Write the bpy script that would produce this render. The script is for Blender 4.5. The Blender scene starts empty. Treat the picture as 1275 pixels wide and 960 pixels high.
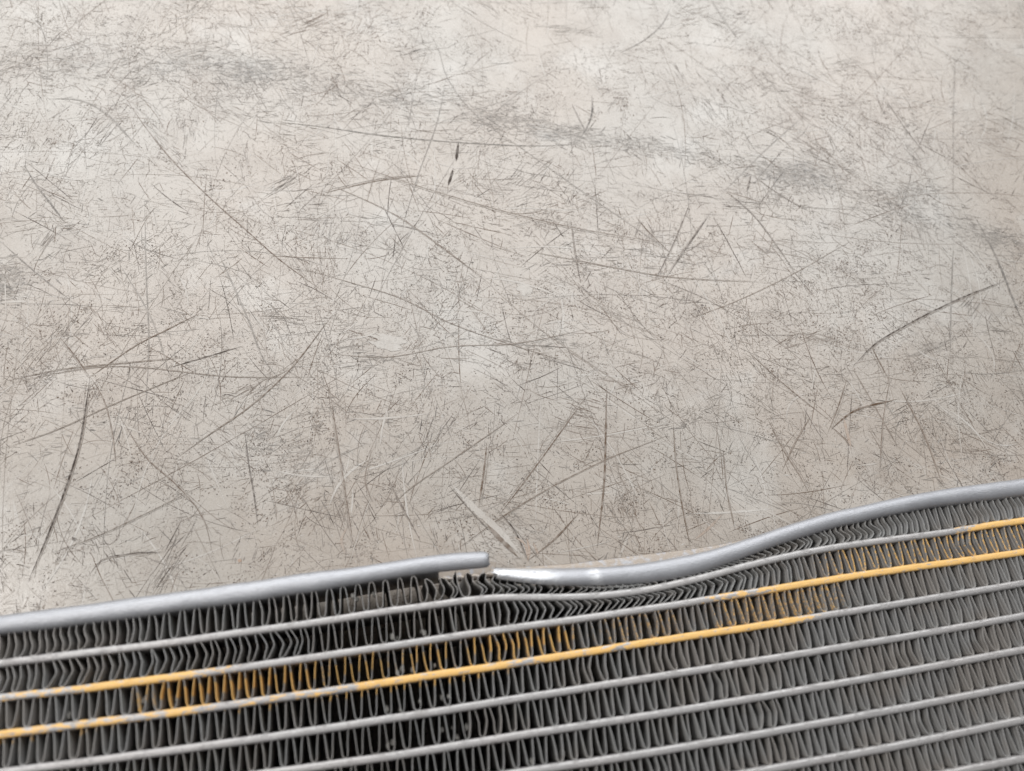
import bpy, math, random
import numpy as np
from mathutils import Matrix, Vector

MM = 0.001
scene = bpy.context.scene
COL = scene.collection

# ------------------------------------------------------------------ camera
FACE = 22.0                      # height of the radiator face above the table, mm
cam_d = bpy.data.cameras.new("camera")
cam = bpy.data.objects.new("camera", cam_d)
COL.objects.link(cam)
right = Vector((0.986426, -0.145734, 0.075665))
up = Vector((0.103700, 0.910154, 0.401082))
fwd = Vector((0.127318, 0.387791, -0.912912))
m = Matrix((right, up, -fwd)).transposed().to_4x4()
m.translation = Vector((0, 0, (FACE + 201.9) * MM))
cam.matrix_world = m
cam_d.sensor_width = 36.0
cam_d.lens = 36.0 * 982 / 1275
cam_d.clip_start = 0.005
cam_d.clip_end = 20.0
cam_d.dof.use_dof = True
cam_d.dof.focus_distance = 0.242
cam_d.dof.aperture_fstop = cam_d.lens * MM / 0.0028     # a phone's 2.8 mm pupil
scene.camera = cam

# ------------------------------------------------------------------ light: a workshop with soft ceiling panels
world = bpy.data.worlds.new("World")
scene.world = world
world.use_nodes = True
bg = world.node_tree.nodes["Background"]
bg.inputs[0].default_value = (0.95, 0.97, 1.0, 1)
bg.inputs[1].default_value = 0.14

def area(name, loc, target, sx, sy, power, col):
    d = bpy.data.lights.new(name, 'AREA')
    d.shape = 'RECTANGLE'; d.size = sx; d.size_y = sy
    d.energy = power; d.color = col
    o = bpy.data.objects.new(name, d)
    COL.objects.link(o)
    o.location = loc
    o.rotation_euler = (Vector(target) - Vector(loc)).to_track_quat('-Z', 'Y').to_euler()
    return o

area("ceiling_lamp_far", (0.12, 0.68, 0.62), (0.08, 0.16, 0), 1.35, 0.65, 12.9, (0.955, 0.98, 1.0))
area("ceiling_lamp_left", (-0.88, 0.26, 1.02), (0.08, 0.02, 0), 0.26, 0.32, 8.6, (1.0, 0.985, 0.965))

scene.view_settings.view_transform = 'Standard'
scene.view_settings.look = 'None'
scene.view_settings.exposure = 0.0
scene.view_settings.gamma = 1.0
scene.view_settings.use_curve_mapping = False
scene.render.engine = 'CYCLES'
scene.cycles.max_bounces = 8

# ------------------------------------------------------------------ helpers
rng = np.random.default_rng(11)
random.seed(5)

def mesh_object(name, verts, faces, mat, parent=None, smooth=False):
    me = bpy.data.meshes.new(name)
    me.from_pydata([tuple(v) for v in verts], [], faces)
    me.materials.append(mat)
    if smooth:
        me.polygons.foreach_set("use_smooth", [True] * len(me.polygons))
    me.update()
    o = bpy.data.objects.new(name, me)
    COL.objects.link(o)
    if parent is not None:
        o.parent = parent
    return o

def mesh_quads(name, V, Q, mat, parent=None, smooth=False):
    """fast path: V (n,3) and Q (m,4) numpy arrays"""
    me = bpy.data.meshes.new(name)
    me.vertices.add(len(V)); me.vertices.foreach_set("co", np.asarray(V, np.float32).ravel())
    me.loops.add(Q.size); me.loops.foreach_set("vertex_index", np.asarray(Q, np.int32).ravel())
    me.polygons.add(len(Q)); me.polygons.foreach_set("loop_start", np.arange(0, Q.size, 4, dtype=np.int32))
    me.update(calc_edges=True)
    me.materials.append(mat)
    me.polygons.foreach_set("use_smooth", [smooth] * len(Q))
    o = bpy.data.objects.new(name, me)
    COL.objects.link(o)
    if parent is not None:
        o.parent = parent
    return o

def float_attr(o, name, values):
    a = o.data.attributes.new(name, 'FLOAT', 'POINT')
    a.data.foreach_set("value", np.asarray(values, np.float32))

def color_attr(o, name, values):
    a = o.data.attributes.new(name, 'FLOAT_COLOR', 'POINT')
    a.data.foreach_set("color", np.asarray(values, np.float32).ravel())

class NT:
    """small node-tree builder"""
    def __init__(self, name):
        self.mat = bpy.data.materials.new(name); self.mat.use_nodes = True
        self.t = self.mat.node_tree; self.t.nodes.clear()
        self.out = self.t.nodes.new('ShaderNodeOutputMaterial')
        self.b = self.t.nodes.new('ShaderNodeBsdfPrincipled')
        self.t.links.new(self.b.outputs[0], self.out.inputs[0])
    def put(self, sock, v):
        if v is None: return
        if isinstance(v, bpy.types.NodeSocket): self.t.links.new(v, sock)
        else: sock.default_value = v
    def node(self, kind, **kw):
        n = self.t.nodes.new(kind)
        for k, v in kw.items(): setattr(n, k, v)
        return n
    def math(self, op, a, b=None, c=None, clamp=False):
        n = self.node('ShaderNodeMath', operation=op, use_clamp=clamp)
        self.put(n.inputs[0], a); self.put(n.inputs[1], b); self.put(n.inputs[2], c)
        return n.outputs[0]
    def vmath(self, op, a, b=None, scale=None):
        n = self.node('ShaderNodeVectorMath', operation=op)
        self.put(n.inputs[0], a); self.put(n.inputs[1], b)
        if scale is not None: self.put(n.inputs['Scale'], scale)
        return n.outputs['Value'] if op in ('LENGTH', 'DOT_PRODUCT', 'DISTANCE') else n.outputs[0]
    def mix(self, f, a, b, mode='MIX'):
        n = self.node('ShaderNodeMix', data_type='RGBA', blend_type=mode)
        self.put(n.inputs[0], f); self.put(n.inputs[6], a); self.put(n.inputs[7], b)
        return n.outputs[2]
    def step(self, v, lo, hi, a=0.0, b=1.0):
        n = self.node('ShaderNodeMapRange', interpolation_type='SMOOTHSTEP')
        self.put(n.inputs[0], v); self.put(n.inputs[1], lo); self.put(n.inputs[2], hi)
        self.put(n.inputs[3], a); self.put(n.inputs[4], b)
        return n.outputs[0]
    def noise(self, vec, scale, detail=4.0, rough=0.55, dist=0.0, out='Fac'):
        n = self.node('ShaderNodeTexNoise')
        self.put(n.inputs['Vector'], vec); n.inputs['Scale'].default_value = scale
        n.inputs['Detail'].default_value = detail; n.inputs['Roughness'].default_value = rough
        n.inputs['Distortion'].default_value = dist
        return n.outputs[out]
    def coord(self, which='Object'):
        return self.node('ShaderNodeTexCoord').outputs[which]
    def attr(self, name, out='Fac'):
        return self.node('ShaderNodeAttribute', attribute_name=name).outputs[out]
    def bump(self, h, strength, dist):
        n = self.node('ShaderNodeBump')
        n.inputs['Strength'].default_value = strength; n.inputs['Distance'].default_value = dist
        self.put(n.inputs['Height'], h)
        self.put(self.b.inputs['Normal'], n.outputs[0])
    def set(self, **kw):
        for k, v in kw.items(): self.put(self.b.inputs[k.replace('_', ' ')], v)

def rgb(r, g, b): return (r, g, b, 1.0)

# ------------------------------------------------------------------ materials
def table_material():
    n = NT("worn_sheet_surface")
    P = n.vmath('SCALE', n.coord('Object'), scale=1000.0)     # millimetres
    def short_cuts(cell, width, keep, seed, stretch=(1, 1, 1)):
        q = n.vmath('ADD', n.vmath('MULTIPLY', P, stretch), (seed * 37.1, seed * 91.7, 0))
        wob = n.vmath('SCALE', n.vmath('SUBTRACT', n.noise(q, 0.35, 2, out='Color'), (.5, .5, .5)), scale=cell * 0.22)
        q = n.vmath('SCALE', n.vmath('ADD', q, wob), scale=1.0 / cell)
        v = n.node('ShaderNodeTexVoronoi', voronoi_dimensions='2D', feature='F1')
        v.inputs['Scale'].default_value = 1.0
        n.put(v.inputs['Vector'], q)
        d = n.vmath('SUBTRACT', q, v.outputs['Position'])
        sep = n.node('ShaderNodeSeparateXYZ'); n.put(sep.inputs[0], d)
        sc = n.node('ShaderNodeSeparateColor'); n.put(sc.inputs[0], v.outputs['Color'])
        ang = n.math('MULTIPLY', sc.outputs[0], math.pi)
        perp = n.math('ABSOLUTE', n.math('SUBTRACT', n.math('MULTIPLY', sep.outputs[0], n.math('SINE', ang)),
                                       n.math('MULTIPLY', sep.outputs[1], n.math('COSINE', ang))))
        line = n.step(perp, width / cell * 0.4, width / cell, 1.0, 0.0)
        return n.math('MULTIPLY', line, n.step(sc.outputs[1], keep, keep + 0.25))
    big = n.noise(P, 0.012, 3, 0.5)
    mid = n.noise(P, 0.06, 5, 0.6)
    fine = n.noise(P, 0.9, 6, 0.7)
    grain = n.noise(P, 3.5, 3, 0.6)
    base = n.mix(n.step(big, .35, .65), rgb(.41, .355, .305), rgb(.405, .37, .33))
    base = n.mix(n.math('MULTIPLY', n.step(mid, .42, .72), .45), base, rgb(.30, .252, .212))
    base = n.mix(n.math('MULTIPLY', n.step(grain, .48, .72), .35), base, rgb(.29, .255, .225))
    # pale worn patches
    worn = n.step(n.noise(n.vmath('ADD', P, (311., 77., 0.)), 0.035, 4, 0.6), .52, .68)
    base = n.mix(n.math('MULTIPLY', worn, .3), base, rgb(.55, .525, .49))
    # fine cuts, denser where the surface is more worn
    region = n.step(n.noise(n.vmath('ADD', P, (40., 190., 0.)), 0.045, 4, 0.65), .36, .62)
    cuts = n.math('ADD', n.math('MULTIPLY', short_cuts(1.9, .12, .25, 1), .7),
                  n.math('MULTIPLY', short_cuts(4.1, .15, .2, 2), .85))
    cuts = n.math('ADD', cuts, n.math('MULTIPLY', short_cuts(1.0, .10, .35, 3), .55))
    cuts = n.math('MULTIPLY', n.math('MULTIPLY', cuts, n.step(fine, .40, .56)), n.math('ADD', n.math('MULTIPLY', region, .9), .08), clamp=True)
    base = n.mix(cuts, base, rgb(.085, .066, .052))
    # ingrained dirt specks
    speck = n.math('MULTIPLY', n.step(n.noise(P, 1.3, 5, .75), .56, .66), n.step(mid, .40, .6))
    base = n.mix(n.math('MULTIPLY', speck, .65), base, rgb(.10, .08, .064))
    # grey rubbed smudges (attribute on the sheet), broken up by the grain of the sheet
    st = n.noise(n.vmath('MULTIPLY', P, (.5, 1.0, 1.0)), 0.8, 8, .85)
    sa = n.attr("smudge")
    sm = n.step(n.math('ADD', n.math('MULTIPLY', sa, .8), n.math('MULTIPLY', n.math('SUBTRACT', st, .5), 3.0)), .34, .62)
    sm = n.math('ADD', n.math('MULTIPLY', sm, n.step(sa, .03, .5, 0.0, .66)), n.math('MULTIPLY', sa, .13), clamp=True)
    base = n.mix(sm, base, rgb(.125, .12, .115))
    # scratches and specks that were cut as strips
    mk = n.node('ShaderNodeAttribute', attribute_name="mark")
    alpha = n.math('MULTIPLY', mk.outputs['Alpha'], n.step(n.noise(P, 1.1, 4, .7), .28, .46, .58, 1.0), clamp=True)
    base = n.mix(alpha, base, mk.outputs['Color'])
    dirt = n.math('MAXIMUM', n.math('MAXIMUM', alpha, cuts), n.math('MULTIPLY', sm, .6))
    spec = n.math('SUBTRACT', .5, n.math('MULTIPLY', dirt, .42))       # dirt in the cuts is matt
    n.set(Base_Color=base, Roughness=n.math('ADD', n.math('MULTIPLY', fine, .30), n.math('ADD', .12, n.math('MULTIPLY', dirt, .3))), Specular_IOR_Level=spec)
    h = n.math('SUBTRACT', n.math('ADD', n.math('MULTIPLY', fine, .6), n.math('MULTIPLY', mid, .5)), n.math('MULTIPLY', cuts, .9))
    n.bump(h, .35, .00025)
    return n.mat

def paint_mix(n, P, base, rough, metal, amp=1.05, lo=.38, hi=.62):
    a = n.attr("paint")
    nz = n.step(n.noise(n.vmath('MULTIPLY', P, (.35, 1.4, 1.0)), 1.0, 5, .7), .3, .7)
    e = n.math('ADD', a, n.math('MULTIPLY', n.math('SUBTRACT', nz, .5), amp))
    f = n.math('MULTIPLY', n.step(e, lo, hi), n.step(a, .02, .12))
    col = n.mix(n.noise(P, .5, 3), rgb(.80, .47, .13), rgb(.76, .48, .20))
    return (n.mix(f, base, col), n.math('ADD', n.math('MULTIPLY', n.math('SUBTRACT', .5, rough), f), rough),
            n.math('MULTIPLY', n.math('SUBTRACT', 1.0, f), metal))

def tube_material():
    n = NT("brazed_aluminium_tube")
    P = n.vmath('SCALE', n.coord('Object'), scale=1000.0)
    g = n.noise(P, 2.2, 5, .7)
    s = n.noise(n.vmath('MULTIPLY', P, (.12, 1., 1.)), 2.0, 4, .6)
    d = n.noise(P, .05, 4, .6)
    base = n.mix(s, rgb(.35, .335, .325), rgb(.47, .45, .44))
    base = n.mix(n.math('MULTIPLY', n.step(g, .5, .75), .5), base, rgb(.36, .34, .33))
    base = n.mix(n.math('MULTIPLY', n.step(d, .42, .62), .5), base, rgb(.43, .40, .385))
    scuff = n.step(n.noise(n.vmath('MULTIPLY', P, (.3, 1., 1.)), 1.1, 6, .75), .52, .66)
    base = n.mix(n.math('MULTIPLY', scuff, .5), base, rgb(.24, .22, .21))
    nick = n.step(n.noise(P, .9, 5, .8), .60, .70)
    base = n.mix(n.math('MULTIPLY', nick, .6), base, rgb(.72, .71, .70))
    c, r, mt = paint_mix(n, P, base, .45, .4, 1.45)
    n.set(Base_Color=c, Roughness=r, Metallic=mt)
    n.bump(n.math('ADD', g, n.math('ADD', s, scuff)), .4, .00015)
    return n.mat

def fin_material():
    n = NT("oxidised_aluminium_fin")
    P = n.vmath('SCALE', n.coord('Object'), scale=1000.0)
    g = n.noise(P, 1.6, 5, .7)
    d = n.noise(P, .06, 3, .6)
    base = n.mix(g, rgb(.28, .275, .27), rgb(.41, .40, .385))
    base = n.mix(n.math('MULTIPLY', n.step(d, .4, .62), .55), base, rgb(.335, .295, .26))
    c, r, mt = paint_mix(n, P, base, .5, .2, .55)
    n.set(Base_Color=c, Roughness=r, Metallic=mt)
    # louvre slots pressed across the fin
    sep = n.node('ShaderNodeSeparateXYZ'); n.put(sep.inputs[0], P)
    lou = n.math('SINE', n.math('MULTIPLY', sep.outputs[2], 6.0))
    n.bump(n.math('ADD', n.math('MULTIPLY', lou, .5), g), .5, .0002)
    return n.mat

def plate_material():
    n = NT("cast_grey_aluminium")
    P = n.vmath('SCALE', n.coord('Object'), scale=1000.0)
    g = n.noise(P, 2.6, 4, .65)
    d = n.noise(P, .15, 5, .65)
    base = n.mix(d, rgb(.34, .34, .36), rgb(.46, .46, .475))
    base = n.mix(n.math('MULTIPLY', n.step(g, .45, .7), .35), base, rgb(.30, .295, .30))
    base = n.mix(n.math('MULTIPLY', n.step(n.noise(P, .7, 5, .7), .56, .72), .45), base, rgb(.33, .31, .30))
    sep = n.node('ShaderNodeSeparateXYZ'); n.put(sep.inputs[0], P)
    dust_and_reflection = n.math('MULTIPLY', n.step(sep.outputs[2], FACE - 5, FACE - 11), n.step(n.noise(P, .6, 4, .6), .25, .55))  # beige low on the rail: dust plus the table's reflection, painted in
    base = n.mix(dust_and_reflection, base, rgb(.34, .29, .245))
    n.set(Base_Color=base, Roughness=n.math('ADD', n.math('MULTIPLY', d, .2), .39), Metallic=.55)
    sc = n.math('MULTIPLY', n.attr("painted_glint"), n.step(n.noise(n.vmath('MULTIPLY', P, (.3, 1., 1.)), 1.2, 5, .7), .34, .55), clamp=True)  # highlight put into the rail's colour, broken up by noise
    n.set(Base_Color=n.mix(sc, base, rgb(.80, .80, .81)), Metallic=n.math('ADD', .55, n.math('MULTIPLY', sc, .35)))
    n.bump(n.math('ADD', g, n.math('ADD', n.math('MULTIPLY', d, 1.5), n.noise(P, 1.3, 5, .75))), .35, .00022)
    return n.mat

M_TABLE, M_TUBE, M_FIN, M_PLATE = table_material(), tube_material(), fin_material(), plate_material()

# ------------------------------------------------------------------ the worn sheet the radiator lies on
MARKS=[
([(-94.2,112.0),(-94.7,104.2),(-95.7,91.7),(-98.2,79.9),(-102.0,66.5),(-106.5,52.9)],0.70,0.80,0),
([(-89.9,223.0),(-83.2,209.7),(-72.1,191.3),(-60.1,175.1),(-47.2,159.4),(-37.3,147.5),(-23.8,134.0)],0.44,0.80,1),
([(-119.9,193.6),(-115.4,184.9),(-111.1,178.1),(-105.0,168.6)],0.65,0.60,2),
([(-114.5,221.9),(-103.8,220.4),(-95.4,214.3),(-88.3,204.8),(-82.7,196.7)],0.70,0.40,2),
([(78.5,209.5),(76.9,201.0),(73.4,193.7),(70.2,189.5)],0.78,0.70,2),
([(70.1,205.4),(71.7,197.6),(73.4,189.3)],0.66,0.50,2),
([(60.6,154.1),(59.6,139.5),(59.4,129.4)],0.66,0.70,0),
([(119.3,252.8),(114.3,244.3),(104.4,235.4),(93.5,229.4)],0.58,0.50,2),
([(26.0,190.9),(25.0,186.7),(24.2,182.8)],1.20,0.95,0),
([(22.7,179.4),(21.4,175.7),(20.2,172.7)],1.12,0.95,0),
([(208.4,142.8),(209.5,124.8),(208.7,108.5),(208.3,96.6)],0.89,0.60,2),
([(208.4,115.0),(192.8,110.8),(176.4,105.5),(163.7,100.7),(152.7,95.9),(143.1,89.3)],0.79,0.75,0),
([(60.8,91.7),(57.4,75.9),(54.0,61.0),(48.1,41.9)],0.63,0.70,1),
([(79.0,76.6),(76.9,63.2),(76.0,53.2),(75.2,38.4)],0.54,0.70,1),
([(-62.4,130.7),(-73.1,125.5),(-81.3,121.4),(-88.0,116.7),(-94.2,112.0)],0.43,0.70,1),
([(-93.8,112.0),(-89.7,103.7),(-86.9,93.2),(-85.4,83.6)],0.38,0.60,1),
([(-103.7,126.6),(-98.6,119.2),(-94.2,112.0)],0.40,0.60,1),
([(-71.6,112.7),(-63.5,114.5),(-49.8,117.7)],0.43,0.75,0),
([(-21.8,125.8),(-38.1,105.7),(-50.6,95.2),(-57.5,90.9),(-69.2,83.1)],0.40,0.65,1),
([(-124.5,163.6),(-112.5,150.4),(-100.5,138.4)],0.46,0.50,2),
([(-119.5,113.3),(-101.7,115.5),(-83.4,115.6),(-64.6,115.5)],0.28,0.60,1),
([(-119.4,112.3),(-92.6,115.1),(-50.5,107.1),(-25.4,104.3)],0.26,0.50,1),
([(-91.1,52.5),(-88.2,56.1),(-81.0,57.1),(-71.5,56.5)],0.47,0.70,0),
([(20.9,77.2),(18.7,67.9),(16.0,58.4)],0.62,0.70,1),
([(8.9,65.9),(14.5,58.1),(20.6,50.7),(26.3,42.5)],2.20,0.55,3),
([(17.6,52.9),(20.3,48.8),(23.4,44.7),(25.1,42.2)],1.26,0.60,1),
([(8.3,65.2),(13.9,56.7),(18.6,50.0)],0.37,0.60,0),
([(54.1,89.2),(35.3,69.1),(20.6,54.0)],0.46,0.65,1),
([(76.4,73.1),(55.5,67.6),(26.8,56.5),(6.1,45.6)],0.35,0.60,1),
([(-49.5,88.7),(-48.7,80.1),(-47.1,68.3),(-46.4,60.5)],0.49,0.70,0),
([(-84.9,98.0),(-76.3,83.5),(-68.2,74.8),(-61.3,64.7),(-58.6,54.1)],0.40,0.65,1),
([(123.9,74.2),(115.9,65.8),(108.9,57.2)],0.51,0.75,1),
([(129.0,69.0),(137.2,73.5),(154.0,76.3)],0.64,0.75,1),
([(129.6,69.2),(134.3,62.2)],0.62,0.75,1),
([(156.2,80.0),(158.5,63.9),(158.4,48.0)],0.64,0.55,1),
([(109.2,98.6),(119.9,83.3),(130.1,70.8)],0.37,0.60,1),
([(-22.2,190.6),(9.2,173.7),(50.6,155.1),(102.7,138.5)],0.36,0.50,1),
([(-23.1,173.1),(-1.6,177.0),(14.3,177.7)],0.49,0.65,1),
([(-22.8,178.5),(2.5,160.8),(17.6,145.2),(29.3,132.2)],0.40,0.65,1),
([(-41.0,206.4),(-21.6,202.0),(-2.2,196.8),(28.6,190.7),(63.1,186.8),(73.6,187.0)],0.52,0.60,2),
([(196.2,132.9),(185.3,107.7),(176.9,87.3)],0.58,0.45,2),
([(154.2,84.0),(147.2,70.7),(139.6,52.9)],0.37,0.50,1),
([(90.5,111.6),(106.9,115.9),(130.8,124.4),(158.4,136.5)],0.34,0.50,1),
([(27.0,134.9),(40.4,116.9),(62.6,94.3),(83.8,72.8)],0.33,0.45,1),
([(39.2,144.7),(60.2,137.9),(89.0,128.7),(124.5,122.8)],0.33,0.45,1),
([(104.7,158.6),(95.1,142.6),(84.5,127.5)],0.45,0.60,0),
([(110.7,152.9),(101.4,142.6),(89.0,128.7)],0.68,0.60,0),
([(139.9,85.6),(132.9,75.1),(127.2,67.6)],0.42,0.60,1),
([(92.6,66.5),(90.5,53.9),(89.8,41.7)],0.45,0.60,1),
([(109.4,75.1),(111.5,64.2),(114.8,53.4),(115.8,48.2)],0.45,0.55,1),
([(-9.8,71.4),(-5.1,58.7),(-1.8,50.8)],0.55,0.65,0),
([(-13.2,79.3),(-15.8,69.7),(-14.4,63.5)],0.46,0.50,1),
([(-24.4,101.4),(-22.3,75.4),(-20.4,51.4)],0.46,0.55,1),
([(21.4,56.5),(25.2,50.1),(27.8,41.1)],0.42,0.75,0),
([(27.7,40.9),(36.2,45.8),(44.5,52.4)],0.51,0.65,1),
([(24.9,48.2),(27.4,46.0),(27.8,41.1)],0.69,0.50,4),
([(27.7,40.7),(28.5,43.1),(28.5,47.3)],0.74,0.70,4),
([(30.1,45.7),(31.0,42.3)],0.69,0.60,4),
([(134.1,72.2),(133.2,61.5)],1.04,0.45,4),
([(87.4,46.9),(81.4,42.8),(77.2,40.5)],0.84,0.35,4),
([(-22.8,49.4),(-23.6,53.6),(-21.6,57.3)],0.89,0.30,4),
([(81.4,75.7),(83.3,76.0)],1.78,0.70,0),
([(-96.0,63.7),(-95.1,62.7)],1.49,0.80,0),
([(-52.0,51.7),(-50.9,51.1)],1.08,0.80,4),
([(-10.8,59.4),(-5.8,64.0),(9.2,72.8),(30.3,84.4)],0.31,0.50,1),
([(-117.4,91.9),(-104.7,95.3),(-85.1,103.1),(-59.9,112.2)],0.25,0.50,1),
([(-101.9,59.9),(-91.7,62.5),(-77.1,67.9),(-59.8,75.1)],0.26,0.50,1),
([(17.6,253.6),(23.6,236.6),(25.3,222.4),(35.7,200.5),(48.4,186.5),(65.5,167.3),(84.5,146.9),(100.4,129.1)],0.46,0.40,2),
([(25.3,222.4),(19.7,201.7),(10.1,177.4),(4.4,161.0)],0.44,0.45,2),
([(136.9,255.4),(140.2,241.8),(142.8,232.9)],0.83,0.40,2),
([(234.5,227.0),(217.3,186.3),(205.6,156.7)],0.53,0.35,2),
([(117.8,162.7),(125.3,151.5),(131.2,135.8),(134.1,125.7)],0.52,0.50,0),
([(129.8,167.7),(126.2,160.2)],0.65,0.60,0),
([(130.1,167.7),(139.0,157.3),(147.4,149.5)],0.42,0.50,0),
([(117.3,161.0),(141.3,180.7),(157.7,192.9)],0.49,0.40,2),
([(142.6,89.6),(148.8,59.7)],0.34,0.50,1),
([(151.7,95.4),(153.4,84.1)],0.44,0.60,1),
([(-87.3,150.9),(-76.8,129.3),(-70.4,106.7)],0.43,0.40,2),
([(-80.7,175.3),(-79.3,147.1),(-77.6,118.3),(-78.1,97.2)],0.43,0.45,2),
([(-57.5,154.1),(-47.8,126.2),(-43.2,111.7),(-38.6,104.4)],0.53,0.45,2),
([(-13.0,117.7),(-6.7,115.0),(2.5,111.4)],5.00,1.10,3),
([(37.3,131.7),(40.9,128.9),(42.2,125.1)],3.19,0.50,3),
([(-26.2,112.6),(-6.7,109.1),(13.6,110.5),(34.0,109.4),(60.8,112.3)],0.30,0.50,1),
([(-34.8,145.7),(-17.2,137.8),(0.2,129.4),(14.6,119.0),(33.9,108.8),(53.2,99.6)],0.33,0.50,1),
]
BLOBS=[
(-34.7,227.8,12.9,6.2,0.75),(-40.4,230.9,22.9,8.6,0.30),(41.5,200.0,12.3,5.2,0.55),(32.0,206.4,23.5,6.8,0.22),(67.5,191.2,7.1,3.7,0.80),(82.5,186.3,16.4,3.0,0.40),(145.2,167.5,11.0,4.4,0.60),(148.3,162.5,24.3,8.1,0.28),(191.2,154.4,9.9,3.7,0.60),(211.1,132.5,8.0,2.9,0.70),(-121.9,146.9,5.2,5.3,1.20),(-107.6,237.5,35.7,8.5,0.30),(-9.5,215.2,20.1,12.9,0.20),(163.6,142.8,35.9,11.3,0.28),(-110.6,171.6,22.4,19.2,0.22),(208.5,187.0,19.7,10.3,0.20),(-9.8,255.3,18.2,5.1,0.20),(-73.1,243.0,28.4,7.1,0.20),(166.7,49.5,23.6,10.7,0.15),(-32.4,81.6,27.8,15.0,0.12),(-104.3,90.3,17.7,17.3,0.15),(28.7,74.2,38.7,15.3,0.10),(105.6,138.3,34.1,9.9,0.12),(68.8,219.3,92.2,12.0,0.07),(-44.9,88.2,5.1,4.1,0.35),(-11.7,108.2,5.9,3.3,0.45),(16.5,135.9,10.5,6.1,0.10),(44.4,109.1,7.8,2.9,0.35),(14.0,113.9,6.4,3.4,0.20),]
BAND=[
(-147.8,238.4,9.9),(-115.8,238.8,11.6),(-68.7,234.8,10.1),(-34.7,227.8,8.5),(2.1,214.4,9.9),(41.5,200.0,7.5),(69.9,191.0,5.2),(106.9,179.9,5.9),(145.2,167.5,8.1),(178.6,150.2,10.9),(211.2,132.8,7.9),(238.3,118.6,10.6),]


def build_table():
    # fine grid where the photograph looks, wide skirt around it
    xs = np.concatenate([[-900, -500, -300], np.arange(-220, 361, 1.5), [450, 650, 1000]])
    ys = np.concatenate([[-700, -400, -200], np.arange(-100, 381, 1.5), [480, 700, 1100]])
    X, Y = np.meshgrid(xs, ys)
    V = np.stack([X.ravel() * MM, Y.ravel() * MM, np.zeros(X.size)], 1)
    ny, nx = X.shape
    i = np.arange(ny - 1)[:, None] * nx + np.arange(nx - 1)[None, :]
    Q = np.stack([i, i + 1, i + nx + 1, i + nx], -1).reshape(-1, 4)
    o = mesh_quads("worktable_top", V, Q, M_TABLE)
    sm = np.zeros(X.size)
    def field(seed, wl):
        r = np.random.default_rng(seed); f = 0
        for _ in range(7):
            a_, p_ = r.uniform(0, 6.28), r.uniform(0, 6.28); w_ = wl * r.uniform(.6, 1.6)
            f = f + np.sin((X.ravel() * math.cos(a_) + Y.ravel() * math.sin(a_)) * 6.28 / w_ + p_)
        return f / 3.0
    WX = X.ravel() + 2.6 * field(1, 34) + 1.8 * field(2, 9)
    WY = Y.ravel() + 1.8 * field(3, 28) + 1.5 * field(4, 8)
    patch = np.clip(.7 + .45 * field(5, 40), .15, 1.4)
    for i_ in range(len(BAND) - 1):            # the rubbed band that runs across the far part of the sheet
        (ax, ay, w0), (cx, cy, w1) = BAND[i_], BAND[i_ + 1]
        t_ = np.clip(((WX - ax) * (cx - ax) + (WY - ay) * (cy - ay)) / ((cx - ax)**2 + (cy - ay)**2), 0, 1)
        dd = np.hypot(WX - ax - t_ * (cx - ax), WY - ay - t_ * (cy - ay)) / (w0 + t_ * (w1 - w0))
        sm = np.maximum(sm, .30 * patch * np.exp(-dd**2))
    for bx, by, rx, ry, a in BLOBS:
        dx = (WX - bx); dy = (WY - by)
        c, s = math.cos(-.19), math.sin(-.19)
        e = ((dx * c + dy * s) / rx) ** 2 + ((-dx * s + dy * c) / ry) ** 2
        sm += .34 * a * np.exp(-e * .7) * np.clip(patch + .3, 0, 1.2)
    float_attr(o, "smudge", sm)
    color_attr(o, "mark", np.zeros((X.size, 4)))
    o["kind"] = "structure"
    return o

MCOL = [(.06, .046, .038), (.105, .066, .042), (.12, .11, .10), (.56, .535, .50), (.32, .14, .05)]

def strip_set(items):
    """items: (points (n,2) mm, width mm, alpha, colour) -> one flat mesh of tapered strips"""
    VV, QQ, CC = [], [], []; base = 0
    for pts, w, a, col in items:
        pts = np.asarray(pts, float); k = len(pts)
        t = np.gradient(pts, axis=0); t /= (np.linalg.norm(t, axis=1)[:, None] + 1e-9)
        nrm = np.stack([-t[:, 1], t[:, 0]], 1)
        s = np.linspace(0, 1, k)
        prof = np.clip(np.minimum(s, 1 - s) * 4, .10, 1) * (0.75 + .5 * rng.random(k))
        hw = (.5 * w * prof)[:, None]
        z = np.full((k, 1), .012 + .05 * rng.random())
        L = np.hstack([pts + nrm * hw, z]); R = np.hstack([pts - nrm * hw, z])
        VV.append(np.hstack([L, R]).reshape(-1, 3))
        i = base + 2 * np.arange(k - 1)
        QQ.append(np.stack([i + 1, i + 3, i + 2, i], 1))
        al = np.clip(a * (.55 + .7 * rng.random(k)), 0, 1)
        c = np.hstack([np.tile(col, (k, 1)), al[:, None]])
        CC.append(np.repeat(c, 2, axis=0))
        base += 2 * k
    return np.vstack(VV) * MM, np.vstack(QQ), np.vstack(CC)

def smooth_line(p, step=1.5):
    p = np.asarray(p, float)
    d = np.concatenate([[0], np.cumsum(np.linalg.norm(np.diff(p, axis=0), axis=1))])
    n_ = max(3, int(d[-1] / step) + 1)
    s = np.linspace(0, d[-1], n_)
    if len(p) == 2:
        q = np.stack([np.interp(s, d, p[:, 0]), np.interp(s, d, p[:, 1])], 1)
    else:
        q = np.stack([hermite(d, p[:, 0], s), hermite(d, p[:, 1], s)], 1)
    return q

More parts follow.
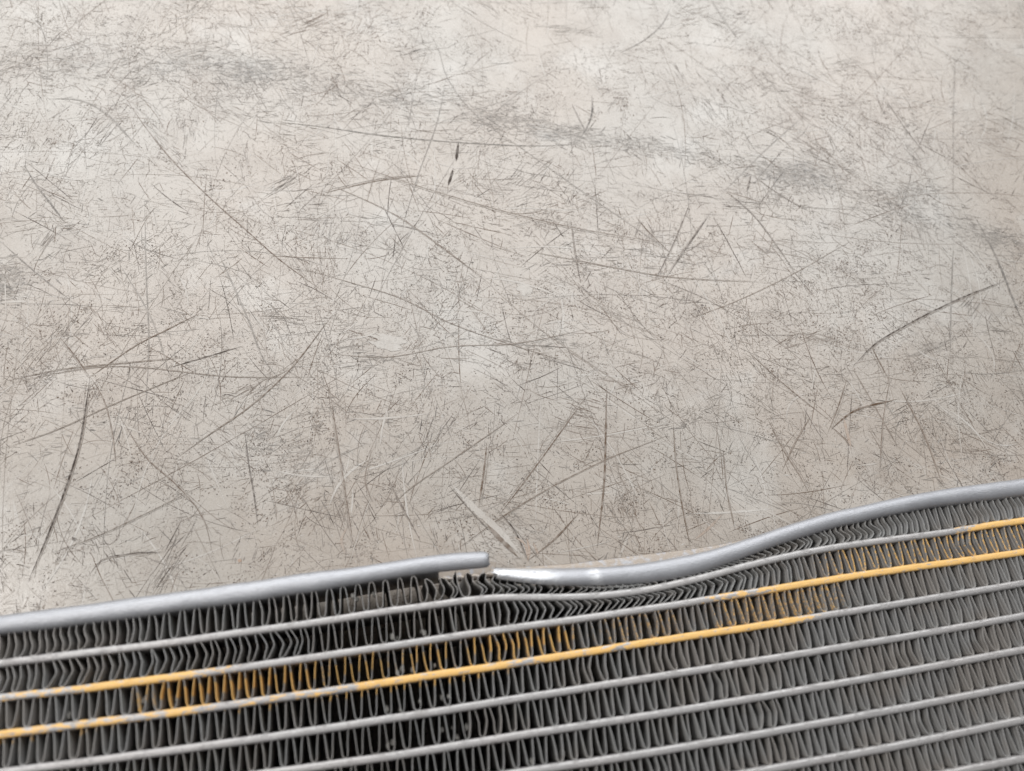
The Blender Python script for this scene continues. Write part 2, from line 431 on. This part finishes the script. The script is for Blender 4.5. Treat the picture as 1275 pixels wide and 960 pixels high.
def hermite(x, y, q):
    x = np.asarray(x, float); y = np.asarray(y, float); q = np.asarray(q, float)
    m_ = np.gradient(y, x)
    qc = np.clip(q, x[0], x[-1])
    i = np.clip(np.searchsorted(x, qc) - 1, 0, len(x) - 2)
    h = x[i + 1] - x[i]; t = (qc - x[i]) / h
    return ((2 * t**3 - 3 * t**2 + 1) * y[i] + (t**3 - 2 * t**2 + t) * h * m_[i]
            + (-2 * t**3 + 3 * t**2) * y[i + 1] + (t**3 - t**2) * h * m_[i + 1])

def build_scratches(table):
    X0, X1, Y0, Y1 = -200, 330, 26, 350
    # where the sheet has been cut most
    cl = [(rng.uniform(X0, X1), rng.uniform(Y0, Y1), rng.uniform(12, 45), rng.uniform(.3, 1)) for _ in range(60)]
    cl += [(-20, 120, 45, 1.4), (30, 110, 40, 1.3), (80, 95, 50, 1.2), (140, 80, 40, .9), (-60, 100, 40, .9), (20, 150, 35, .8), (-90, 90, 30, .8)]
    cl = np.array(cl)
    def dens(x, y):
        e = (x[:, None] - cl[None, :, 0])**2 + (y[:, None] - cl[None, :, 1])**2
        return .12 + (cl[None, :, 3] * np.exp(-e / (2 * cl[None, :, 2]**2))).sum(1)
    def sample(n_):
        out = []
        while sum(map(len, out)) < n_:
            q = np.stack([rng.uniform(X0, X1, 4 * n_), rng.uniform(Y0, Y1, 4 * n_)], 1)
            keep = rng.random(4 * n_) * 2.2 < dens(q[:, 0], q[:, 1])
            out.append(q[keep])
        return np.vstack(out)[:n_]
    def add(items, n_, lmin, lmax, wmin, wmax, amin, amax, cols, seg, bend):
        P = sample(n_)
        for x, y in P:
            L = lmin * (lmax / lmin) ** (rng.random() ** 1.3)
            r = rng.random()
            if r < .30: ang = rng.normal(1.45, .28)        # roughly away from the viewer
            elif r < .50: ang = rng.normal(-.15, .22)      # along the radiator
            elif r < .68: ang = rng.normal(-.85, .25)
            else: ang = rng.uniform(0, math.pi)
            k = seg if L < 12 else max(seg, int(L / 2.2))
            s = np.linspace(-.5, .5, k) * L
            b = rng.normal(0, bend) / max(L, 8)
            jit = np.cumsum(rng.normal(0, .02, k)) if L > 12 else np.zeros(k)
            px = s; py = b * s * s + jit
            c_, s_ = math.cos(ang), math.sin(ang)
            pts = np.stack([x + px * c_ - py * s_, y + px * s_ + py * c_], 1)
            w = wmin * (wmax / wmin) ** rng.random()
            items.append((pts, w, rng.uniform(amin, amax), MCOL[cols[rng.integers(len(cols))]]))
    items = []
    add(items, 420, 25, 110, .09, .20, .35, .75, (0, 1, 1, 1, 2), 10, .22)     # long cuts
    add(items, 5200, 3, 22, .08, .18, .35, .9, (0, 1, 1, 1, 2), 5, .22)
    add(items, 8000, 1.0, 5, .09, .22, .35, .9, (0, 0, 1, 2), 3, .4)           # nicks
    add(items, 7000, .25, 1.1, .14, .40, .4, .95, (0, 0, 1), 3, .3)            # pits
    add(items, 700, 8, 50, .15, .7, .2, .5, (3,), 6, .3)                       # pale rubs
    add(items, 9000, .5, 3, .10, .22, .4, .9, (3,), 3, .5)                     # pale flecks: glints of the cut edges put into colour
    for x, y in sample(420):                     # black-filled cuts
        if y > 190: continue
        ang = rng.choice([1.45, -.15, -.85, .7, 2.3]) + rng.normal(0, .3); L = rng.uniform(4, 30)
        s = np.linspace(-.5, .5, 9) * L; bnd = rng.normal(0, .012) * s * s / 4 + np.cumsum(rng.normal(0, .03, 9))
        items.append((np.stack([x + s * math.cos(ang) - bnd * math.sin(ang), y + s * math.sin(ang) + bnd * math.cos(ang)], 1), rng.uniform(.13, .26), rng.uniform(.75, 1), MCOL[rng.integers(2)]))
    # scuffs: bundles of cuts from one knock, and clouds of pits
    for x, y in sample(560):
        ang = rng.choice([1.45, -.15, -.85, .7]) + rng.normal(0, .35)
        n_ = int(rng.integers(6, 34)); sx, sy = rng.uniform(3, 12), rng.uniform(1.2, 5)
        L0 = rng.uniform(1.2, 7); al = rng.uniform(.35, .95); ci = (0, 0, 1, 2)[rng.integers(4)]
        c_, s_ = math.cos(ang), math.sin(ang)
        for _ in range(n_):
            a1, a2 = rng.normal(0, sx), rng.normal(0, sy)
            th_ = ang + rng.normal(0, .13); L = L0 * rng.uniform(.4, 1.7)
            s = np.linspace(-.5, .5, 4) * L
            px, py = x + a1 * c_ - a2 * s_, y + a1 * s_ + a2 * c_
            items.append((np.stack([px + s * math.cos(th_), py + s * math.sin(th_)], 1), rng.uniform(.08, .24), al * rng.uniform(.6, 1.1), MCOL[ci]))
    spots = sample(620); low = sample(1500); low = low[low[:, 1] < 135]
    for x, y in np.vstack([spots, low]):
        ang = rng.uniform(0, 3.14); n_ = int(rng.integers(10, 60)); sx, sy = rng.uniform(1.2, 6), rng.uniform(.6, 2.4)
        c_, s_ = math.cos(ang), math.sin(ang); al = rng.uniform(.45, 1)
        for _ in range(n_):
            a1, a2 = rng.normal(0, sx), rng.normal(0, sy)
            th_ = ang + rng.normal(0, .9); L = rng.uniform(.2, .9)
            s = np.linspace(-.5, .5, 3) * L
            px, py = x + a1 * c_ - a2 * s_, y + a1 * s_ + a2 * c_
            items.append((np.stack([px + s * math.cos(th_), py + s * math.sin(th_)], 1), rng.uniform(.12, .42), al * rng.uniform(.6, 1.1), MCOL[rng.integers(2)]))
    # grey rubbed streaks where things were dragged
    def streaks(x, y, sx, sy, n_, ang0):
        for _ in range(n_):
            a1, a2 = rng.normal(0, sx), rng.normal(0, sy); c_, s_ = math.cos(ang0), math.sin(ang0)
            th_ = ang0 + rng.normal(0, .30) if rng.random() < .75 else rng.uniform(0, 3.14)
            L = rng.uniform(.6, 4.5); s = np.linspace(-.5, .5, 4) * L
            px, py = x + a1 * c_ - a2 * s_, y + a1 * s_ + a2 * c_
            items.append((np.stack([px + s * math.cos(th_), py + s * math.sin(th_)], 1), rng.uniform(.12, .45), rng.uniform(.25, .7), MCOL[2]))
    for bx, by, rx, ry, a in BLOBS:
        streaks(bx, by, rx * .75, ry * .75, int(26 * a * math.sqrt(rx * ry)), -.19 + rng.normal(0, .1))
    for i_ in range(len(BAND) - 1):
        (ax, ay, w0), (cx, cy, w1) = BAND[i_], BAND[i_ + 1]
        for q in np.linspace(0, 1, 5):
            streaks(ax + q * (cx - ax), ay + q * (cy - ay), 7, w0 * .5, int(rng.integers(10, 60)), math.atan2(cy - ay, cx - ax))
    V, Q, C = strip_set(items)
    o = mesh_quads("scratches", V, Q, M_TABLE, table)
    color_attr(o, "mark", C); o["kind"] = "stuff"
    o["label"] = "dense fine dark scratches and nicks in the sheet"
    deep = []
    for pts, w, a, ci in MARKS:
        deep.append((smooth_line(pts, .8), w * .85, min(1, a * (1.15 if ci < 3 else .5)), MCOL[ci]))
        if ci == 3 and w > 3:
            deep.pop()
            for _ in range(9):
                o_ = rng.normal(0, .28 * w, 2); deep.append((smooth_line(np.asarray(pts) * .55 + np.mean(pts, 0) * .45 + o_, .5), w * rng.uniform(.15, .4), .45, MCOL[3]))
        if w < .9 and ci in (0, 1):      # a cut rarely runs alone
            off = rng.normal(0, .35, 2)
            deep.append((smooth_line(np.asarray(pts) + off, .8), w * .4, a * .6, MCOL[1]))
    V, Q, C = strip_set(deep)
    V[:, 2] += .00006
    o = mesh_quads("deep_scratches", V, Q, M_TABLE, table)
    color_attr(o, "mark", C); o["kind"] = "stuff"
    o["label"] = "long deep brown scratches crossing the sheet"

table = build_table()
build_scratches(table)

# ------------------------------------------------------------------ the radiator
rad = bpy.data.objects.new("car_radiator", None)
COL.objects.link(rad)
rad.empty_display_size = .02
rad["label"] = "damaged aluminium car radiator core with split bent edge rail and yellow paint streaks"
rad["category"] = "radiator"

PITCH, V0, TUBE_T, DEPTH = 8.0, 37.13, 1.8, 16.0
UMIN, UMAX, LAST = -190.0, 250.0, 15
PERIOD = 3.504

TUBES = {
 1: [(-100.6,29.48),(-86.5,29.39),(-72.1,29.09),(-57.5,28.97),(-42.6,28.94),(-27.3,29.01),(-11.8,29.21),(0.1,29.24),(8.1,29.22),(16.2,28.76),(24.2,27.77),(32.3,26.69),(44.6,25.66),(52.9,25.50),(61.6,25.95),(70.4,26.72),(79.4,27.80),(88.6,28.69),(97.7,29.30),(106.9,29.62),(116.1,29.68),(124.2,29.60),(134.7,29.55),(144.2,29.64),(153.9,29.74),(162.4,29.77)],
 2: [(-99.8,22.02),(-85.9,21.50),(-71.8,21.19),(-42.7,20.93),(-12.4,20.99),(19.1,21.05),(35.4,20.93),(52.0,20.92),(69.0,21.09),(86.4,21.28),(104.3,21.60),(121.3,21.66),(141.0,21.58),(158.8,21.57)],
 3: [(-99.0,14.12),(-71.5,13.44),(-42.9,12.99),(-13.1,12.91),(17.9,12.80),(50.2,12.95),(84.0,12.97),(118.2,13.20),(155.3,13.65)],
 4: [(-98.3,6.18),(-71.1,5.47),(-43.0,4.95),(-13.8,4.76),(16.7,4.80),(48.5,4.77),(81.7,4.88),(115.3,5.05),(151.8,5.59)],
 5: [(-43.2,-2.57),(-14.5,-3.17),(15.5,-3.25),(46.7,-3.50),(79.2,-3.43),(112.4,-3.03),(148.3,-2.38)],
 6: [(14.4,-10.99),(44.9,-11.44),(76.9,-11.40),(109.5,-11.07),(144.8,-10.35)],
 7: [(74.7,-19.22),(106.6,-18.99),(141.3,-18.13)],
}

def bow(u):
    d = np.clip((np.asarray(u, float) - 20) / 130, -1.1, 1.1)
    return 1.1 * d * d - .38

def tube_v(k, u):
    u = np.asarray(u, float)
    v = V0 - PITCH * k + bow(u)
    if k in TUBES:
        p = np.array(TUBES[k])
        v = v + hermite(p[:, 0], p[:, 1] - (V0 - PITCH * k + bow(p[:, 0])), u)
    return v

# the edge rail: near and far outlines of its front flange, and of its back flange
RAIL_FAR_L = [(-101.7,40.73),(-72.6,40.64),(-42.3,41.04),(-26.7,41.23),(-10.8,41.20),(-2.6,41.49),(5.5,41.33),(15.1,40.48)]
RAIL_NEAR_L = [(-101.2,36.18),(-72.4,35.90),(-42.4,36.14),(-26.9,36.41),(-11.1,36.95),(1.0,37.14),(15.1,36.43)]
RAIL_FAR_R = [(16.4,36.20),(21.3,35.55),(33.5,33.92),(45.9,32.67),(54.5,32.37),(63.2,32.58),(72.1,33.30),(81.3,34.55),(90.8,36.25),(100.3,37.75),(110.0,39.0),(119.6,39.84),(128.1,40.49),(139.2,41.07),(149.0,41.30),(167.4,41.33)]
RAIL_NEAR_R = [(16.0,33.51),(20.8,32.16),(32.7,29.52),(45.0,27.99),(53.3,27.35),(61.9,27.40),(70.7,28.20),(80.0,29.83),(89.4,31.77),(98.9,33.33),(108.5,34.65),(118.1,35.46),(126.5,36.06),(137.4,36.48),(147.0,36.50),(165.3,36.38)]
BACK_FAR_R = [(16.0,39.0),(27.6,38.24),(41.2,37.43),(50.4,37.35),(59.8,37.26),(69.1,37.1),(80,37.1),(92,38.0),(105,39.4),(120,40.4),(140,41.0),(165,41.2)]
def line(tab, u):
    p = np.array(tab); return hermite(p[:, 0], p[:, 1], np.asarray(u, float))

def row_top(k, u):
    """lower side of what closes fin row k from above (row 0 is closed by the rail)"""
    u = np.asarray(u, float)
    if k > 0: return tube_v(k, u) - TUBE_T / 2
    a = np.minimum(line(RAIL_NEAR_L, u), tube_v(1, u) + 7.2); b = line(RAIL_NEAR_R, u)
    w = np.clip((u - 10.0) / 9.0, 0, 1); w = w * w * (3 - 2 * w)
    return a * (1 - w) + b * w

def row_bot(k, u):
    return tube_v(k + 1, u) + TUBE_T / 2

def on(u, spans, edge=1.2):
    """1 inside the painted spans (u0,u1,strength), soft at the ends"""
    u = np.asarray(u, float); r = np.zeros_like(u)
    for a, b, s in spans:
        r = np.maximum(r, s * np.clip((u - a) / edge + .5, 0, 1) * np.clip((b - u) / edge + .5, 0, 1))
    return r

PAINT_TUBE = {
 1: [(145.5, 260, 1.0)],
 2: [(-170, -103, .5), (-97, -88, .45), (-85, -57, .95), (-57, -50, .4), (71, 80.5, .6), (84, 260, 1.0)],
 3: [(-170, -90, .8), (-90, -80, .55), (-80, -73, .85), (-66, -56, .8), (-45, -40, .6), (-36, -33, .5), (-31, -28, .6), (-20, 18.4, .95), (22, 45, .9), (45, 94, 1.0)],
}

def build_tube(k):
    st = np.arange(UMIN, UMAX + .1, 1.5)
    nst = len(st)
    # cross-section (v, depth below the face): flat tube with a rounded nose
    h = TUBE_T / 2
    sec = [(-h, DEPTH - .4), (-h, 8), (-h, 3.0), (-h, .6), (-h * .95, .26), (-h * .78, .06), (-h * .3, -.02), (h * .3, -.02),
           (h * .78, .06), (h * .95, .26), (h, .6), (h, 3.0), (h, 8), (h, DEPTH - .4), (h * .5, DEPTH), (-h * .5, DEPTH)]
    sec = np.array(sec); ns = len(sec)
    v = tube_v(k, st) + np.convolve(rng.normal(0, .10, nst + 8), np.ones(9) / 9, 'valid')
    zz = np.convolve(rng.normal(0, .12, nst + 12), np.ones(13) / 13, 'valid')
    dent = np.exp(-((st - 48) / 26) ** 2) if k == 1 else np.zeros(nst)
    V = np.empty((nst, ns, 3))
    V[:, :, 0] = st[:, None]
    V[:, :, 1] = v[:, None] + sec[None, :, 0] + dent[:, None] * (sec[None, :, 1] / DEPTH) * 2.2
    V[:, :, 2] = FACE - sec[None, :, 1] + zz[:, None]
    i = np.arange(nst - 1)[:, None] * ns + np.arange(ns)[None, :]
    j = np.arange(nst - 1)[:, None] * ns + (np.arange(ns)[None, :] + 1) % ns
    Q = np.stack([i, j, j + ns, i + ns], -1).reshape(-1, 4)
    o = mesh_quads("tube", V.reshape(-1, 3) * MM, Q, M_TUBE, rad, True)
    pa = np.zeros((nst, ns))
    if k in PAINT_TUBE:
        pa[:] = on(st, PAINT_TUBE[k], 9.0)[:, None] * np.where(sec[:, 1] < .5, 1, np.where(sec[:, 1] < 1, .55, 0))[None, :]
    float_attr(o, "paint", pa.ravel())
    return o

def smoothnoise(n_, w, amp):
    x = np.convolve(rng.normal(0, 1, n_ + w - 1), np.ones(w) / math.sqrt(w), 'valid')
    return amp * x

PAINT_FIN = {   # row: (u0, u1, strength, part of the wall: 'lean', 'top', 'all')
 1: [(100, 260, .56, 'edge')],
 2: [(-72, -66, .6, 'lean'), (-66, -27, .95, 'lean'), (-27, -12, .8, 'lean'), (-10, 4, .7, 'lean'), (6, 34, .72, 'lean'), (34, 66, .42, 'tint'), (66, 108, .48, 'tint')],
 3: [(-170, -96, .7, 'top'), (-94, -90, .7, 'top'), (-83, -79, .8, 'top'), (-75, -72, .7, 'top'), (-50, -46, .6, 'top'), (-42, -37, .7, 'top'), (-30, 12, .75, 'top'), (12, 20, .5, 'top')],
}

def build_fin(k):
    nw = int((UMAX - UMIN) / (PERIOD / 2))
    half = PERIOD / 2
    ui = UMIN + 1 + half * np.arange(nw) + smoothnoise(nw, 5, .13) + rng.normal(0, .08, nw)
    # here and there two walls have been pushed together
    for _ in range(rng.integers(5, 10)):
        j = rng.integers(4, nw - 5); a = rng.uniform(.25, .55)
        ui[j] += a; ui[j + 1] -= a * .4
    dent = np.zeros(nw)
    for _ in range(rng.integers(6, 11)):        # small knocks that kinked a few walls
        j = rng.integers(0, nw); dent += rng.uniform(-.9, 1.1) * np.exp(-((np.arange(nw) - j) / rng.uniform(1.0, 2.6))**2)
    lean = .30 + rng.normal(0, .05, nw)
    kamp = smoothnoise(nw, 9, .06) if k < 2 else smoothnoise(nw, 9, .03)
    bulge = rng.normal(0, .07, nw)
    crush_noise = smoothnoise(nw, 2, .22)
    pts, par, tt = [], [], []
    for i in range(nw):
        u = ui[i]
        vb, vt = float(row_bot(k, u)), float(row_top(k, u))
        h = vt - vb
        if k == 0 and -2 < u < 17.5:            # left loose where the rail tore away
            h *= rng.uniform(.72, 1.05); lean[i] += rng.normal(0, .35); bulge[i] += rng.normal(0, .3)
        L0 = 6.0 if k < 2 else 5.55
        a = .5 * math.sqrt(max(0.0, L0 * L0 - h * h)) if h < L0 else 0.0
        sgn = 1
        ka = kamp[i]
        if k == 1 and u < -22: ka += 1.05 * min(1, (-22 - u) / 22) * (1 + crush_noise[i] * .8)
        if k == 0 and u < -90: ka += .5 * math.sin(i * 2.1) * min(1, (-90 - u) / 8)
        even = (i % 2 == 0)
        le = lean[i] if even else -lean[i]
        crushed = a > .35
        n_ = 13
        t = np.linspace(0, 1, n_)                      # 0 bottom, 1 top
        r_end = .11 if not crushed else .16
        lat = np.where(t < .5, le, -le) * 0
        lat = le * (1 - 2 * t)
        tri = 1 - np.abs(2 * t - 1)
        if crushed:
            if k == 0:
                w2 = .5 + .5 * math.sin(i * .33 + 1.0)
                zig = np.interp(t, [0, .28, .68, 1], [0, .62, -.35, 0]) * 1.25
                lat = lat * .4 + a * ((1 - w2) * tri ** .9 * .9 + w2 * zig) * (1 + crush_noise[i])
            else:
                f = np.clip((u - 34) / 16, 0, 1)
                kink = .5 + .22 * f
                tri2 = np.where(t < kink, t / kink, (1 - t) / (1 - kink))
                zig = np.interp(t, [0, .62, .84, 1], [0, .95, .15, 0])
                lat = lat * .5 + a * ((1 - f) * tri2 + f * zig) * (1 + crush_noise[i] * .8)
        else:
            lat = lat + (a + ka + dent[i]) * tri + bulge[i] * np.sin(math.pi * t)
        # round the ends into the turn towards the neighbouring wall
        tv = -.08 + t * (h + .62)
        U = u + lat; Vv = vb + tv
        tu = half - 2 * .30
        if not even: U, Vv, t = U[::-1], Vv[::-1], t[::-1]      # odd walls run upwards... even walls downwards
        U, Vv, t = U[::-1], Vv[::-1], t[::-1]
        e = .16
        U = U.copy(); sq = .20
        # pull the first and last samples inwards along u so the turn is a round U
        U[0] -= sq * .9; U[1] -= sq * .28
        U[-1] += sq * .9; U[-2] += sq * .28
        pts.append(np.stack([U, Vv], 1)); par.append(np.full(n_, 1 if even else 0)); tt.append(t)
    P = np.vstack(pts); T = np.concatenate(tt); E = np.concatenate(par)
    # light smoothing keeps the folds soft
    for _ in range(1):
        P[1:-1] = .25 * P[:-2] + .5 * P[1:-1] + .25 * P[2:]
    n_ = len(P)
    d = np.gradient(P, axis=0); d /= np.linalg.norm(d, axis=1)[:, None] + 1e-9
    nr = np.stack([-d[:, 1], d[:, 0]], 1)
    th = .062
    zf = FACE - .30 + np.repeat(smoothnoise(nw, 3, .09), n_ // nw)
    rings = []
    skew = np.repeat(-1.1 + smoothnoise(nw, 7, .16) + rng.normal(0, .42, nw), n_ // nw)
    for z, wob in ((zf, 0), (FACE - 1.0, .05), (FACE - 4.2, .25), (np.full(n_, FACE - DEPTH + .3), 1.0)):
        A = P + nr * th; B = P - nr * th
        z = np.broadcast_to(z, (n_,))
        off = skew * wob
        rings.append((np.column_stack([A[:, 0] + off, A[:, 1], z]), np.column_stack([B[:, 0] + off, B[:, 1], z])))
    # columns: A0 A1 A2 A3 B3 B2 B1 B0
    colr = [rings[q][0] for q in range(4)] + [rings[q][1] for q in (3, 2, 1, 0)]
    V = np.stack(colr, 1); nc = 8
    i = np.arange(n_ - 1)[:, None] * nc + np.arange(nc)[None, :]
    j = np.arange(n_ - 1)[:, None] * nc + (np.arange(nc)[None, :] + 1) % nc
    Q = np.stack([i, i + nc, j + nc, j], -1).reshape(-1, 4)
    o = mesh_quads("corrugated_fin", V.reshape(-1, 3) * MM, Q, M_FIN, rad, False)
    pa = np.zeros(n_); pe = np.zeros(n_)
    for a, b, s, how in PAINT_FIN.get(k, []):
        f = on(P[:, 0], [(a, b, s)], 16.0 if how in ('tint', 'edge') else 5.0)
        if how == 'edge': pe = np.maximum(pe, f); continue
        if how == 'tint': f = f * np.where(E > .5, 1.0, .85)
        if how == 'lean':
            f = f * np.where(E > .5, np.clip((.70 - T) / .12 + .5, 0, 1), np.clip((T - .34) / .12 + .5, 0, 1))
        elif how == 'top':
            f = f * np.clip((T - .70) / .12 + .5, 0, 1) * np.where(E > .5, .55, 1)
        pa = np.maximum(pa, f)
    front = np.maximum(pa, pe); near_f = np.maximum(pa, pe * .35)
    pcol = np.stack([front, near_f, pa * .4, pa * 0, pa * 0, pa * .4, near_f, front], 1)
    float_attr(o, "paint", pcol.ravel())
    return o

def sweep(name, st, sec_fn, mat, label=None):
    """closed cross-sections (n,2) of (v,z) swept along u, capped at both ends"""
    secs = [sec_fn(i) for i in range(len(st))]
    ns = len(secs[0]); verts = []; faces = []
    jag = rng.normal(0, .28, ns)
    st = list(st); st[0] = st[0] + jag; st[-1] = st[-1] + jag[::-1]      # torn, not sawn
    for u, s in zip(st, secs):
        verts += [(u[q] * MM if np.ndim(u) else u * MM, a * MM, b * MM) for q, (a, b) in enumerate(s)]
    for i in range(len(st) - 1):
        for q in range(ns):
            r = (q + 1) % ns
            faces.append((i * ns + q, i * ns + r, (i + 1) * ns + r, (i + 1) * ns + q))
    for i, flip in ((0, True), (len(st) - 1, False)):        # caps keep their own sharp edge
        o = len(verts); verts += verts[i * ns:(i + 1) * ns]
        c = tuple(range(o, o + ns)); faces.append(c[::-1] if flip else c)
    return verts, faces

def flange_top(n_, f_, zt, tilt=0.0):
    w = f_ - n_
    pts = [(n_, zt - 1.5), (n_ + .01 * w, zt - 1.0), (n_ + .05 * w, zt - .55), (n_ + .14 * w, zt - .15), (n_ + .30 * w, zt + .15), (n_ + .5 * w, zt + .25),
            (n_ + .70 * w, zt + .15), (n_ + .86 * w, zt - .15), (n_ + .95 * w, zt - .55), (n_ + w, zt - 1.0), (n_ + .98 * w, zt - 1.5)]
    return [(v, z + tilt * (.5 - (v - n_) / w)) for v, z in pts]

def build_rail(side):
    zb = FACE - 17.2
    if side == 'left':
        full = np.concatenate([np.arange(UMIN, 1.0, 1.6), [2.0]]); tip = np.append(np.arange(-4.0, 14.4, 1.1), [14.7, 15.1])
        near = lambda u: line(RAIL_NEAR_L, u); far = lambda u: line(RAIL_FAR_L, u)
        bnear = lambda u: line(RAIL_NEAR_L, u); bfar = lambda u: line(RAIL_FAR_L, np.minimum(u, -20))
    else:
        full = np.concatenate([[16.3, 16.9], np.arange(18.0, UMAX, 1.6)]); tip = None
        near = lambda u: line(RAIL_NEAR_R, u); far = lambda u: line(RAIL_FAR_R, u)
        bfar = lambda u: line(BACK_FAR_R, u); bnear = lambda u: line(BACK_FAR_R, u) - 4.4
    def wave():
        return np.convolve(rng.normal(0, .16, len(full) + 10), np.ones(5) / 5, 'valid') * (np.clip((-6 - np.append(full, full[-1] + np.arange(1, 7))) / 8, 0, 1) if side == 'left' else 1)
    wob, wo2 = wave(), wave()
    def sec(i):
        u = full[i]; n_, f_, nb, fb = float(near(u)), float(far(u)), float(bnear(u)), float(bfar(u))
        n_ += wob[i] * .7; f_ += wo2[i] * .7
        zt = FACE + .55 + wob[i + 3] * .8
        if side == 'right': zt += .5 * math.exp(-((u - 18) / 8) ** 2)
        if side == 'right' and u < 17: zt -= .35 if u < 16.5 else .1
        s = [(nb, zb), (nb + (n_ - nb) * .5, zb + 8)] + flange_top(n_, f_, zt, 1.1 * math.exp(-((u - 26) / 14) ** 2) if side == 'right' else 0.0)
        s += [(n_ + 1.5, zt - 1.8), (nb + 1.5 + (n_ - nb) * .5, zb + 8), (nb + 1.5, zb + 1.4), (fb - .3, zb + 1.5), (fb, zb + 1.1), (fb + .1, zb + .6), (fb - .1, zb)]
        return s
    v, f = sweep("side_rail", full, sec, M_PLATE)
    if tip is not None:
        def sec2(i):
            u = tip[i]; n_, f_ = float(near(u)), float(far(u))
            zt = FACE + .55 + .10 * max(0, u - 2) - (.03 if u < 2.6 else 0); n_ += .02 if u < 2.6 else 0; f_ -= .02 if u < 2.6 else 0
            e_ = {1: .55, 2: .16}.get(len(tip) - i, 0); n_ += e_; f_ -= e_; zt -= e_ * .9
            return flange_top(n_, f_, zt) + [(n_ + .5 * (f_ - n_), zt - 1.6)]
        v2, f2 = sweep("tip", tip, sec2, M_PLATE)
        b = len(v); v += v2; f += [tuple(b + q for q in ff) for ff in f2]
        foot = np.arange(2.0, 18.1, 2.0)        # the torn foot of the rail below the loose tip
        def sec3(i):
            nb = float(bnear(min(foot[i], 12))) ; zl = zb + 3.2 + 1.2 * math.sin(foot[i] * 1.7)
            return [(nb, zb), (nb, zl), (nb + 1.3, zl - .4), (nb + 1.4, zb + 1.2), (nb + 4.3, zb + 1.1), (nb + 4.4, zb)]
        v2, f2 = sweep("foot", foot, sec3, M_PLATE)
        b = len(v); v += v2; f += [tuple(b + q for q in ff) for ff in f2]
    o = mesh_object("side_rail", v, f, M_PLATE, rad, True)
    q = np.array(v) / MM                                    # highlight painted on the rail's top, plus one bright fleck
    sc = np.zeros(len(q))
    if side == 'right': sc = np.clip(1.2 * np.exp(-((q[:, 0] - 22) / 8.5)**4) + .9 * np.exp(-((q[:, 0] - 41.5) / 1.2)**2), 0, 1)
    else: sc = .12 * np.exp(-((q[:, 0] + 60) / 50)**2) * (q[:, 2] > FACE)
    float_attr(o, "painted_glint", np.where(q[:, 2] > FACE - .6, sc, 0))
    o["label"] = ("straight left length of the edge rail, torn off at its end" if side == 'left'
                  else "right length of the edge rail, bent inwards by the dent")
    return o

for k in range(1, LAST + 1): build_tube(k)
for k in range(0, LAST): build_fin(k)
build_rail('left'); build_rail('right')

# end tanks: outside the picture, they carry the core clear of the table
def build_tank(u0, u1):
    vs, fs = [], []
    v0_, v1_ = V0 - PITCH * LAST - 4, V0 + 6
    prof = [(0, .0), (0, FACE + 4), (.12, FACE + 8), (.35, FACE + 10), (.65, FACE + 10), (.88, FACE + 8), (1, FACE + 4), (1, 0)]
    for v in (v0_, v1_):
        vs += [((u0 + (u1 - u0) * a) * MM, v * MM, z * MM) for a, z in prof]
    k = len(prof)
    fs = [(q, (q + 1) % k, k + (q + 1) % k, k + q) for q in range(k)] + [tuple(range(k))[::-1], tuple(range(k, 2 * k))]
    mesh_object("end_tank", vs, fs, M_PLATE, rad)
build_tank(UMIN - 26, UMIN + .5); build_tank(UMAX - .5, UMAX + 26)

# crumbs of dirt and broken fin caught in the core
def build_crumbs():
    vs, fs = [], []
    def chip(u, v, z, r):
        b_ = len(vs); k = 5
        ax = rng.uniform(0, 6.28)
        for lev, q in ((0, 1.0), (1, .75)):
            for i in range(k):
                a_ = ax + i * 6.283 / k
                rr = r * q * rng.uniform(.6, 1.2)
                vs.append(((u + rr * .6 * math.cos(a_)) * MM, (v + rr * math.sin(a_)) * MM, (z + (lev - .5) * r * .7 + rng.normal(0, .12)) * MM))
        for i in range(k):
            j = (i + 1) % k; fs.append((b_ + i, b_ + j, b_ + k + j, b_ + k + i))
        fs.append(tuple(b_ + i for i in range(k))[::-1]); fs.append(tuple(b_ + k + i for i in range(k)))
    for row, u0, u1, t0, t1, n_ in ((0, -20, -8, .5, .75, 7), (1, -12, 4, .08, .25, 9), (2, -12, 0, .05, .3, 8), (3, -14, 2, .05, .4, 9), (4, -14, 6, .1, .5, 10), (0, 14, 26, .2, .7, 9), (2, -92, -60, .1, .5, 4), (5, -30, 30, .1, .5, 8)):
        for _ in range(max(3, int(n_ * .6))):
            u = rng.uniform(u0, u1); vb, vt = float(row_bot(row, u)), float(row_top(row, u))
            chip(u, vb + (vt - vb) * rng.uniform(t0, t1), FACE - rng.uniform(1.2, 3.5), rng.uniform(.5, 1.15))
    o = mesh_object("trapped_crumbs", vs, fs, M_CRUMB, rad); o["kind"] = "stuff"
    o["label"] = "pale crumbs of dirt caught between the fins"
n = NT("dry_dirt"); P_ = n.vmath('SCALE', n.coord('Object'), scale=1000.0)
n.set(Base_Color=n.mix(n.noise(P_, 1.5, 4, .6), rgb(.17, .16, .145), rgb(.30, .285, .26)), Roughness=.85)
M_CRUMB = n.mat
build_crumbs()
